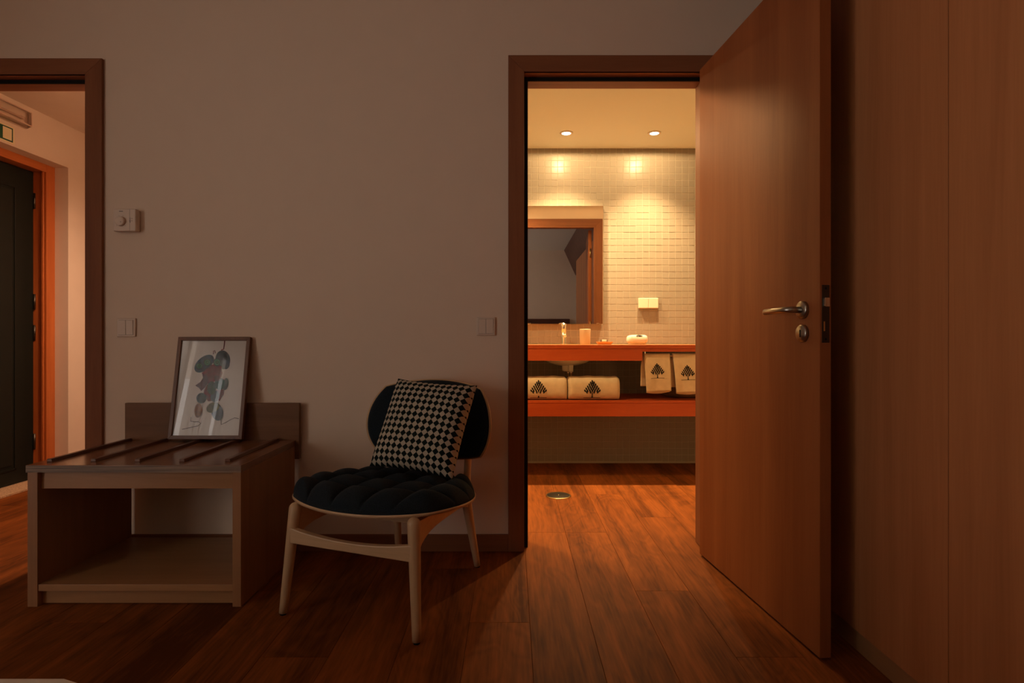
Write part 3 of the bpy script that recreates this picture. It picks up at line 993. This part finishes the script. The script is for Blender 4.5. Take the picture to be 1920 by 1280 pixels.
# faucet
fa = empty('faucet', (0.365, 4.02, 0.873))
tag(fa, 'chrome cylindrical basin faucet on the counter below the mirror', 'faucet')
lathe('faucet_body', [(0.022, 0), (0.022, 0.004), (0.0185, 0.006), (0.0185, 0.080), (0.0165, 0.082), (0.0165, 0.086), (0.0185, 0.088), (0.0185, 0.143), (0.017, 0.146), (0.0, 0.146)], M_chrome, fa, 32)
tube('spout', [(0, -0.01, 0.060), (0, -0.06, 0.062), (0, -0.105, 0.060)], [0.011, 0.011, 0.0105], M_chrome, fa, 16)
tube('lever', [(0, -0.005, 0.146), (-0.006, 0.03, 0.148), (-0.012, 0.065, 0.152)], [0.006, 0.005, 0.0045], M_chrome, fa, 12, 1.6)

# tumbler, soap tray
tu = lathe('tumbler', [(0.0, 0.0), (0.034, 0.0), (0.036, 0.004), (0.0385, 0.100), (0.0385, 0.106), (0.0375, 0.108), (0.0, 0.107)], M_tumbler, None, 32)
tu.location = (0.510, 3.98, 0.8732)
tag(tu, 'cream frosted tumbler on the counter beside the faucet', 'tumbler')
sd = empty('soap_tray', (0.640, 3.95, 0.8732))
tag(sd, 'small orange soap tray on the counter', 'tray')
bm = bm_box((-0.042, -0.030, 0), (0.042, 0.030, 0.005), 0.003)
from_bm('tray_base', bm, M_tray, sd)
bm = bmesh.new()
outer = [(-0.042, -0.030), (0.042, -0.030), (0.042, 0.030), (-0.042, 0.030)]
o2 = [(-0.054, -0.040), (0.054, -0.040), (0.054, 0.040), (-0.054, 0.040)]
i2 = [(-0.050, -0.036), (0.050, -0.036), (0.050, 0.036), (-0.050, 0.036)]
i1 = [(-0.038, -0.026), (0.038, -0.026), (0.038, 0.026), (-0.038, 0.026)]
R4 = [[bm.verts.new((p[0], p[1], z_)) for p in q] for q, z_ in ((outer, 0.002), (o2, 0.019), (i2, 0.019), (i1, 0.0055))]
for i in range(3):
    for k in range(4):
        bm.faces.new((R4[i][k], R4[i][(k + 1) % 4], R4[i + 1][(k + 1) % 4], R4[i + 1][k]))
from_bm('tray_rim', bm, M_tray, sd)
sb = empty('wrapped_soap', (0.637, 3.95, 0.8785))
tag(sb, 'small white wrapped soap lying in the orange tray', 'soap')
box('soap_bar', (-0.019, -0.012, 0), (0.019, 0.012, 0.0275), M_cloth, sb, 0.003)
for s_ in (-1, 1):
    box('wrapper_end', (s_ * 0.0192 - 0.0025, -0.0125, 0.0), (s_ * 0.0192 + 0.0025, 0.0125, 0.028), M_dsteel, sb, 0.001)


# ------------------------------------------------------------------ tree emblem (flat embroidery)
def tree_shapes():
    sh = []
    rg = random.Random(3)
    rows = [(0.98, 0.0, 1), (0.90, 0.09, 3), (0.80, 0.17, 4), (0.69, 0.25, 5), (0.58, 0.33, 6), (0.47, 0.40, 7), (0.385, 0.30, 4)]
    for zz, hw, n_ in rows:
        for k in range(n_):
            xx = 0 if n_ == 1 else -hw + 2 * hw * k / (n_ - 1)
            ang = xx * 1.5 + rg.uniform(-0.15, 0.15)
            L2, W2 = 0.100, 0.043
            pts = []
            for q in range(10):
                a = 2 * PI * q / 10
                ex, ez = W2 * math.cos(a), L2 * math.sin(a) * (0.85 if math.sin(a) > 0 else 0.75)
                pts.append((xx + ex * math.cos(ang) + ez * math.sin(ang), zz - 0.05 - ex * math.sin(ang) + ez * math.cos(ang)))
            sh.append(pts)
    sh.append([(-0.055, 0.035), (0.055, 0.035), (0.028, 0.12), (0.022, 0.34), (-0.022, 0.34), (-0.028, 0.12)])
    for a, c in ((-0.47, -0.2), (-0.2, 0.1), (0.1, 0.45)):
        f_ = lambda t: 0.035 - 0.10 * (abs(t) ** 1.6) * 0.35
        sh.append([(a, f_(a) - 0.012), (c, f_(c) - 0.012), (c, f_(c) + 0.012), (a, f_(a) + 0.012)])
    return sh


def emblem(parent, size, fn):
    """fn(u, v) -> point on the towel front, u sideways and v upwards in metres from the emblem's foot"""
    verts, faces = [], []
    for pts in tree_shapes():
        b0 = len(verts)
        for p in pts: verts.append(fn(p[0] * size, p[1] * size))
        faces.append(tuple(range(b0, b0 + len(pts))))
    o = pydata('embroidered_tree', verts, faces, M_ink, parent)
    tag(o, 'dark embroidered tree', None, None, 'stuff')
    return o


# rolled towels on the shelf
def roll_towel(x0, x1, label, seed, ez):
    yc, a_, b_ = 0.0, 0.088, 0.0765
    r = empty('rolled_towel', ((x0 + x1) / 2, 3.785, 0.5135))
    tag(r, label, 'towel', 'rolled towels on the lower shelf')
    hw = (x1 - x0) / 2
    rg = random.Random(seed)
    ph = [rg.uniform(0, 6) for _ in range(4)]
    def sup(ang, n_=3.2):
        c_, s_ = math.cos(ang), math.sin(ang)
        return (math.copysign(abs(c_) ** (2 / n_), c_), math.copysign(abs(s_) ** (2 / n_), s_))
    bm = bmesh.new()
    rings = []
    nx, na = 26, 40
    for i in range(nx + 1):
        t = i / nx * 2 - 1
        e = max(0.0, (abs(t) - 0.86) / 0.14)
        sc_ = math.sqrt(max(0.0, 1 - (0.62 * e) ** 2)) if e < 1 else 0.75
        sc_ = 1 - 0.16 * e ** 2.5
        ring = []
        for k in range(na):
            py, pz = sup(2 * PI * k / na)
            w = 0.0015 * math.sin(5 * t + ph[0]) + 0.0012 * math.sin(11 * t + ph[1] + k * 0.3)
            z_ = b_ + pz * (b_ * (0.97 if pz > 0 else 1.0)) * (sc_ if pz > 0 else 1) + (w * 1.2 if pz > 0.4 else 0)
            ring.append(bm.verts.new((t * hw, py * a_ * sc_ + w * (1 if py < 0 else 0), max(0.0, z_))))
        rings.append(ring)
    for i in range(nx):
        for k in range(na):
            bm.faces.new((rings[i][k], rings[i][(k + 1) % na], rings[i + 1][(k + 1) % na], rings[i + 1][k]))
    bm.faces.new(rings[0][::-1]); bm.faces.new(rings[-1])
    from_bm('towel_roll', bm, M_towel, r, True)
    # loose outer edge of the roll along the front
    def f_(u, v):
        zz = 0.012 + v
        q = min(0.999, abs(zz - b_) / b_)
        yy = -a_ * (1 - q ** 3.2) ** (1 / 3.2) - 0.0028
        return (ez + u, yy, zz)
    emblem(r, 0.118, f_)
    return r


roll_towel(0.022, 0.359, 'rolled cream towel with tree emblem under the washbasin trap', 2, -0.018)
roll_towel(0.366, 0.702, 'right-hand rolled cream towel with tree emblem on the lower shelf', 7, -0.013)


# hanging towels on a rail below the counter
rail = empty('towel_rail', (1.12, 3.712, 0.80))
tag(rail, 'chrome towel rail fixed under the counter edge', 'rail')
lathe('rail_bar', [(0.006, -0.26), (0.006, 0.60)], M_chrome, rail, 16, (0, 0, 0), 'x')
for xx in (-0.255, 0.58):
    box('rail_bracket', (xx - 0.004, -0.006, 0), (xx + 0.004, 0.006, 0.0495), M_chrome, rail, 0.001)


def hang_towel(x0, x1, zb, label, seed, slant, eu, ev):
    r = empty('hanging_towel', ((x0 + x1) / 2, 3.712, 0.80))
    tag(r, label, 'towel', 'hand towels hanging from the rail')
    hw = (x1 - x0) / 2
    rg = random.Random(seed)
    ph = [rg.uniform(0, 6) for _ in range(4)]
    Lf = 0.80 - zb
    Lb = Lf - 0.03
    R = 0.016
    tot = Lf + PI * R + Lb
    def at(u, s):
        """u -1..1 across, s distance from the front hem"""
        if s < Lf:
            t = 1 - s / Lf            # 0 at the rail, 1 at the hem
            z_ = -(Lf - s); y_ = -R - 0.006 * t - 0.006 * math.sin(PI * t)
            wv = (0.004 * math.sin(3.0 * u + ph[0]) + 0.002 * math.sin(7 * u + ph[1] + 3 * t)) * t
            x_ = u * hw * (1 - 0.05 * t) + slant * t
            return Vector((x_, y_ + wv, z_ + 0.004 * u * t))
        if s < Lf + PI * R:
            a = (s - Lf) / R
            return Vector((u * hw, -R * math.cos(a), R * math.sin(a) * 1.1))
        t = (s - Lf - PI * R) / Lb
        return Vector((u * hw - 0.014 * min(1.0, t * 3), R + 0.012 * t, -t * Lb))
    th_ = 0.007
    def o_(u, v): return at(u * 2 - 1, v * tot)
    def i_(u, v):
        p = at((u * 2 - 1) * 0.985, v * tot); q = at((u * 2 - 1) * 0.985, min(tot, v * tot + 0.003)); p0 = at((u * 2 - 1) * 0.985, max(0, v * tot - 0.003))
        t = (q - p0).normalized(); n_ = Vector((0, t.z, -t.y))
        return p + Vector((0, -t.z, t.y)).normalized() * -th_
    grid('towel_drape', o_, 22, 60, M_towel, r, i_)
    def inner(u, v):
        return at(u * 2 - 1, 0)
    # second folded layer peeping out under the front hem
    def e1(u, v):
        a = u * 2 - 1
        p = at(a * 0.96, 0.0)
        return (p.x, p.y + 0.012 + 0.004 * v, p.z + 0.04 * (1 - v) - v * (0.006 + 0.010 * (1 - a * a)))
    def e2(u, v):
        q = e1(u, v); return (q[0], q[1] + 0.006, q[2])
    grid('folded_hem', e1, 18, 4, M_towel, r, e2)
    def f_(u, v):
        p = at((eu + u) / hw, v + ev)
        return (p.x, p.y - 0.0016, p.z)
    emblem(r, 0.098, f_)
    return r


hang_towel(0.856, 1.024, 0.572, 'left hand towel with tree emblem hanging below the counter', 4, 0.010, -0.004, 0.083)
hang_towel(1.043, 1.225, 0.566, 'right hand towel with tree emblem hanging beside the open door', 9, 0.016, -0.005, 0.078)

# basket behind the hanging towels
bsk = lathe('basket', [(0.0, 0.0), (0.115, 0.0), (0.140, 0.010), (0.150, 0.030), (0.155, 0.10), (0.156, 0.125), (0.150, 0.128), (0.145, 0.12), (0.140, 0.03), (0.0, 0.02)], M_basket, None, 40)
bsk.location = (1.19, 3.96, 0.5135)
tag(bsk, 'round brown basket in shade on the lower shelf behind hanging towels', 'basket')

# folded washcloth
wc = empty('folded_washcloth', (0.868, 3.96, 0.8735))
tag(wc, 'folded white washcloth with tree emblem on the counter', 'towel')
def wc_s(n_, hw, hd, h0, h1, mat, ph_):
    bm = bmesh.new()
    rings = []
    na = 44
    for i, (s_, z_) in enumerate([(0.90, h0), (0.985, h0 + 0.15 * (h1 - h0)), (1.0, h0 + 0.4 * (h1 - h0)), (0.97, h0 + 0.7 * (h1 - h0)), (0.88, h0 + 0.92 * (h1 - h0)), (0.7, h1), (0.3, h1 + 0.001), (0.001, h1 + 0.001)]):
        ring = []
        for k in range(na):
            a = 2 * PI * k / na
            c_, q_ = math.cos(a), math.sin(a)
            n2 = 5.0
            px_, py_ = math.copysign(abs(c_) ** (2 / n2), c_) * hw * s_, math.copysign(abs(q_) ** (2 / n2), q_) * hd * s_
            ring.append(bm.verts.new((px_, py_, z_ + 0.0012 * math.sin(3 * a + ph_))))
        rings.append(ring)
    for i in range(len(rings) - 1):
        for k in range(na):
            bm.faces.new((rings[i][k], rings[i][(k + 1) % na], rings[i + 1][(k + 1) % na], rings[i + 1][k]))
    bm.faces.new(rings[0][::-1])
    return from_bm(n_, bm, mat, wc, True)
wc_s('lower_fold', 0.058, 0.050, 0.0015, 0.024, M_towel, 0.5)
wc_s('upper_fold', 0.068, 0.058, 0.014, 0.064, M_cloth, 2.0)
emblem(wc, 0.050, lambda u, v: (u + 0.005, -0.0555 + max(0, v - 0.022) * 0.9, 0.038 + min(v, 0.022) * 1.0 + max(0, v - 0.022) * 0.35))

# mirror
mr = empty('wall_mirror', (0.363, 4.15, 1.0215))
tag(mr, 'frameless rectangular bathroom mirror on the tiled wall above the faucet', 'mirror')
box('mirror_back', (-0.300, 0.0012, 0.0005), (0.300, 0.030, 0.857), M_ceramic, mr)
box('mirror_glass', (-0.301, -0.003, 0), (0.301, 0.001, 0.8575), M_mirror, mr)
for xx in (-0.236, 0.262):
    box('mirror_clip', (xx - 0.009, -0.007, -0.004), (xx + 0.009, 0.020, 0.006), M_chrome, mr, 0.002)

# double socket on tiles
so = empty('wall_socket', (0.997, BATH_Y - 0.004, 1.1735))
tag(so, 'double white power socket with flip covers on the tiled wall', 'socket')
box('socket_frame', (-0.0725, -0.012, -0.0375), (0.0725, 0.0, 0.0375), M_whiteb, so, 0.003)
for s_ in (-1, 1):
    box('flip_cover', (s_ * 0.036 - 0.0355, -0.026, -0.0372), (s_ * 0.036 + 0.0355, -0.012, 0.0372), M_whiteb, so, 0.004)

# floor drain cover
dr = empty('drain_cover', (0.269, 3.307, 0))
tag(dr, 'round metal drain cover on the bathroom floor', 'drain cover')
lathe('cover_plate', [(0.0, 0.0055), (0.064, 0.0055), (0.0695, 0.003), (0.0705, 0.0)], M_dsteel, dr, 48)
lathe('cover_rim', [(0.0655, 0.0050), (0.0705, 0.0058), (0.0725, 0.0040), (0.0735, 0.0)], M_brass, dr, 48)
lathe('screw', [(0.0, 0.0075), (0.003, 0.007), (0.004, 0.0055)], M_brass, dr, 12)


# ------------------------------------------------------------------ downlights
def downlight(x_, y_, label, watts, col, zc, size_deg=102, blend=1.0, rad=0.022, group='recessed ceiling spots', spill=0):
    r = empty('ceiling_spot', (x_, y_, zc))
    tag(r, label, 'ceiling light', group)
    lathe('trim_ring', [(0.030, -0.001), (0.031, -0.006), (0.042, -0.005), (0.045, -0.0005)], M_whiteb, r, 32)
    lathe('lamp_lens', [(0.0, -0.0035), (0.0305, -0.0035), (0.0305, -0.0008)], M_lens, r, 32)
    ld = bpy.data.lights.new('spot_lamp', 'SPOT')
    ld.energy = watts; ld.color = col; ld.spot_size = math.radians(size_deg); ld.spot_blend = blend; ld.shadow_soft_size = rad
    lo2 = bpy.data.objects.new('spot_lamp', ld)
    COL.objects.link(lo2); lo2.parent = r; lo2.location = (0, 0, -0.03)
    if spill:
        l2 = bpy.data.lights.new('spot_spill', 'SPOT')
        l2.energy = spill; l2.color = col; l2.spot_size = math.radians(179); l2.spot_blend = 0.05; l2.shadow_soft_size = rad
        l3 = bpy.data.objects.new('spot_spill', l2)
        COL.objects.link(l3); l3.parent = r; l3.location = (0, 0, -0.035)
    return r


downlight(0.369, 3.871, 'recessed ceiling spot above the bathroom mirror', BATH_SPOT_W, BATH_LIGHT, ZB, spill=14)
downlight(0.967, 3.871, 'recessed ceiling spot above the bathroom wall socket', BATH_SPOT_W, BATH_LIGHT, ZB, spill=14)
downlight(-0.40, 3.02, 'recessed ceiling spot over the unseen left end of the bathroom', BATH_SIDE_W, BATH_LIGHT, ZB, 165, 0.2, 0.06)
downlight(-1.76, 3.20, 'recessed ceiling spot of the hall', HALL_W, HALL_LIGHT, ZB, 155, 0.8, 0.05)

# ------------------------------------------------------------------ hall: entry door, threshold, emergency light, exit sign
NX_ = HALL_X - 0.087      # plane of the entry door casing
d2 = empty('door_2', (HALL_X - 0.17, 3.2, 0))
tag(d2, 'dark green panelled entrance door in an orange wooden frame', None, None, 'structure')
bx0, by0 = d2.location.x, d2.location.y
def eb(n, mn, mx, mat, bev=0.0015, parent=None):
    return box(n, (mn[0] - bx0, mn[1] - by0, mn[2]), (mx[0] - bx0, mx[1] - by0, mx[2]), mat, parent or d2, bev)
DX = HALL_X - 0.171
leaf_y0, leaf_y1, leaf_z = 2.845, 3.676, 1.985
lf = eb('door_slab', (DX - 0.04, leaf_y0, 0.012), (DX, leaf_y1, leaf_z), M_door)
pz0, pz1, py0, py1 = 0.10, 1.86, 2.99, 3.545
for mn, mx in (((py0, pz0), (py1, pz0 + 0.012)), ((py0, pz1 - 0.012), (py1, pz1)), ((py0, pz0), (py0 + 0.012, pz1)), ((py1 - 0.012, pz0), (py1, pz1))):
    eb('panel_moulding', (DX - 0.001, mn[0], mn[1]), (DX + 0.006, mx[0], mx[1]), M_door, 0.002)
eb('raised_panel', (DX - 0.001, py0 + 0.03, pz0 + 0.03), (DX + 0.004, py1 - 0.03, pz1 - 0.03), M_door, 0.003)
for hz in (0.25, 0.95, 1.15, 1.80):
    lathe('hinge', [(0.007, -0.05), (0.007, 0.05)], M_dsteel, d2, 12, (DX + 0.006 - bx0, leaf_y1 + 0.001 - by0, hz))
tr3 = struct(empty('trim_3', (NX_, 3.26, 0)))
tr3['label'] = 'orange wooden frame of the entrance door'
def tb(n, mn, mx, mat, bev=0.0015):
    return box(n, (mn[0] - NX_, mn[1] - 3.26, mn[2]), (mx[0] - NX_, mx[1] - 3.26, mx[2]), mat, tr3, bev)
for ya, yb2 in ((leaf_y1, NICHE[1]), (NICHE[0], leaf_y0)):
    tb('casing', (NX_ - 0.014, ya, 0), (NX_, yb2, NICHE[2]), M_entry)
    tb('jamb', (DX - 0.045, ya + (0.003 if ya > 3 else 0), 0), (NX_ - 0.014, yb2 - (0.003 if ya < 3 else 0), NICHE[2]), M_entry)
tb('bead', (NX_ - 0.030, leaf_y1 - 0.008, 0.0), (NX_ - 0.014, leaf_y1 + 0.004, leaf_z + 0.01), M_entry, 0.004)
tb('head_casing', (NX_ - 0.014, leaf_y0, leaf_z), (NX_, leaf_y1, NICHE[2]), M_entryy)
tb('head_jamb', (DX - 0.045, leaf_y0, leaf_z + 0.003), (NX_ - 0.014, leaf_y1, NICHE[2]), M_entryy)
ths = box('door_threshold', (DX - 0.04, NICHE[0] + 0.001, -0.002), (HALL_X, NICHE[1] - 0.001, 0.010), M_stone, None, 0.001)
struct(ths); ths['label'] = 'beige stone threshold of the entrance door'
ths.name = 'trim_4'

el = empty('emergency_light', (HALL_X, 3.26, 2.215))
tag(el, 'clear plastic emergency light fixture high on the hall wall', 'light fixture')
box('back_box', (0.0002, -0.15, -0.05), (0.018, 0.15, 0.05), M_hallw, el, 0.003)
pydata('clear_cover', [(0.018, -0.148, -0.050), (0.018, 0.148, -0.050), (0.018, 0.148, 0.050), (0.018, -0.148, 0.050), (0.058, -0.135, -0.040), (0.058, 0.135, -0.040), (0.058, 0.135, 0.040), (0.058, -0.135, 0.040)],
       [(0, 1, 5, 4), (1, 2, 6, 5), (2, 3, 7, 6), (3, 0, 4, 7), (4, 5, 6, 7)], M_clear, el)
M_edge = plain('acrylic_edge', (0.64, 0.47, 0.37), 0.4)
for mn, mx in (((0.052, -0.135, 0.036), (0.0585, 0.135, 0.042)), ((0.052, -0.135, -0.042), (0.0585, 0.135, -0.036)), ((0.052, 0.130, -0.04), (0.0585, 0.136, 0.04)), ((0.052, -0.136, -0.04), (0.0585, -0.130, 0.04))):
    box('cover_edge', mn, mx, M_edge, el, 0.001)
lathe('lamp_tube', [(0.0, -0.11), (0.007, -0.108), (0.007, 0.085), (0.009, 0.086), (0.009, 0.105), (0.0, 0.106)], M_edge, el, 14, (0.034, 0, -0.004), 'y')

sg = empty('exit_sign', (HALL_X, 3.17, 2.095))
tag(sg, 'green exit sign with pale doorway symbol above the entrance door', 'sign')
box('sign_plate', (0.0002, -0.17, -0.049), (0.003, 0.168, 0.049), M_lumi, sg, 0.0005)
box('green_field', (0.0025, -0.160, -0.041), (0.0036, 0.156, 0.041), M_green, sg)
box('doorway_symbol', (0.003, 0.090, -0.033), (0.0041, 0.148, 0.034), M_lumi, sg)

# ------------------------------------------------------------------ bedroom window, curtains, bed end (outside the frame, lit / mirrored in it)
wn = struct(empty('window_1', (XL - 0.08, -0.7, 0)))
wn['label'] = 'tall balcony window on the left of the bedroom'
for a, c in ((WIN[0], WIN[0] + 0.06), (-0.73, -0.67), (WIN[1] - 0.06, WIN[1])):
    box('window_stile', (-0.03, a + 0.7, WIN[2]), (0.03, c + 0.7, WIN[3]), M_white2, wn, 0.003)
for a, c in ((WIN[2], WIN[2] + 0.06), (WIN[3] - 0.06, WIN[3])):
    box('window_rail', (-0.03, WIN[0] + 0.76, a), (0.03, WIN[1] + 0.64, c), M_white2, wn, 0.003)
for a, c in ((WIN[0] + 0.06, -0.73), (-0.67, WIN[1] - 0.06)):
    pydata('pane', [(0, a + 0.7, WIN[2] + 0.06), (0, c + 0.7, WIN[2] + 0.06), (0, c + 0.7, WIN[3] - 0.06), (0, a + 0.7, WIN[3] - 0.06)], [(0, 1, 2, 3)], M_wglass, wn)


def curtain(y0, y1, label):
    def f_(u, v):
        yy = y0 + (y1 - y0) * u
        return (XL + 0.08 + 0.022 * math.sin(yy * 62 + 0.4 * math.sin(v * 5)), yy + 0.01 * math.sin(v * 4 + yy * 9) * (1 - v), 0.02 + 2.38 * v)
    o = grid('sheer_curtain', f_, 130, 8, M_sheer, None)
    tag(o, label, 'curtain', 'sheer curtains at the bedroom window')


curtain(-2.25, -1.17, 'sheer curtain panel at the far side of the bedroom window')
curtain(-1.08, -0.62, 'narrow sheer curtain panel reflected in the picture glass')
def drape(u, v):  # added unseen curtain, narrows the opening that lets daylight in
    yy = -0.02 + 0.92 * u
    return (XL + 0.09 + 0.028 * math.sin(yy * 48), yy, 0.02 + 2.38 * v)
hc_ = grid('added_blackout_curtain', drape, 110, 6, M_drape, None, lambda u, v: (drape(u, v)[0] + 0.004, drape(u, v)[1], drape(u, v)[2]))
tag(hc_, 'unseen dark curtain added to narrow the daylight at the bedroom window', 'curtain')
cr_ = tube('curtain_rod', [(XL + 0.08, -2.4, 2.42), (XL + 0.08, 1.0, 2.42)], 0.012, M_steel, None, 12)
tag(cr_, 'steel curtain rod above the bedroom window', 'curtain rod')

bed = empty('bed', (-1.28, -0.7, 0))
tag(bed, 'bed with white linen, only its foot edge showing at the bottom left', 'bed')
box('bed_base', (-0.86, -1.66, 0.08), (0.86, 1.24, 0.30), M_dwood, bed, 0.006)
box('mattress', (-0.88, -1.68, 0.30), (0.88, 1.262, 0.584), M_linen, bed, 0.03, 3, True)
for sx in (-0.8, 0.8):
    for sy in (-1.55, 1.15):
        box('leg', (sx - 0.03, sy - 0.03, 0), (sx + 0.03, sy + 0.03, 0.08), M_dwood, bed)
hb = box('headboard', (-2.6, YB + 0.001, 0.25), (1.09, YB + 0.05, 1.30), M_dwood, None, 0.004)
tag(hb, 'dark wooden headboard panel reflected at the bottom of the mirror', 'headboard')
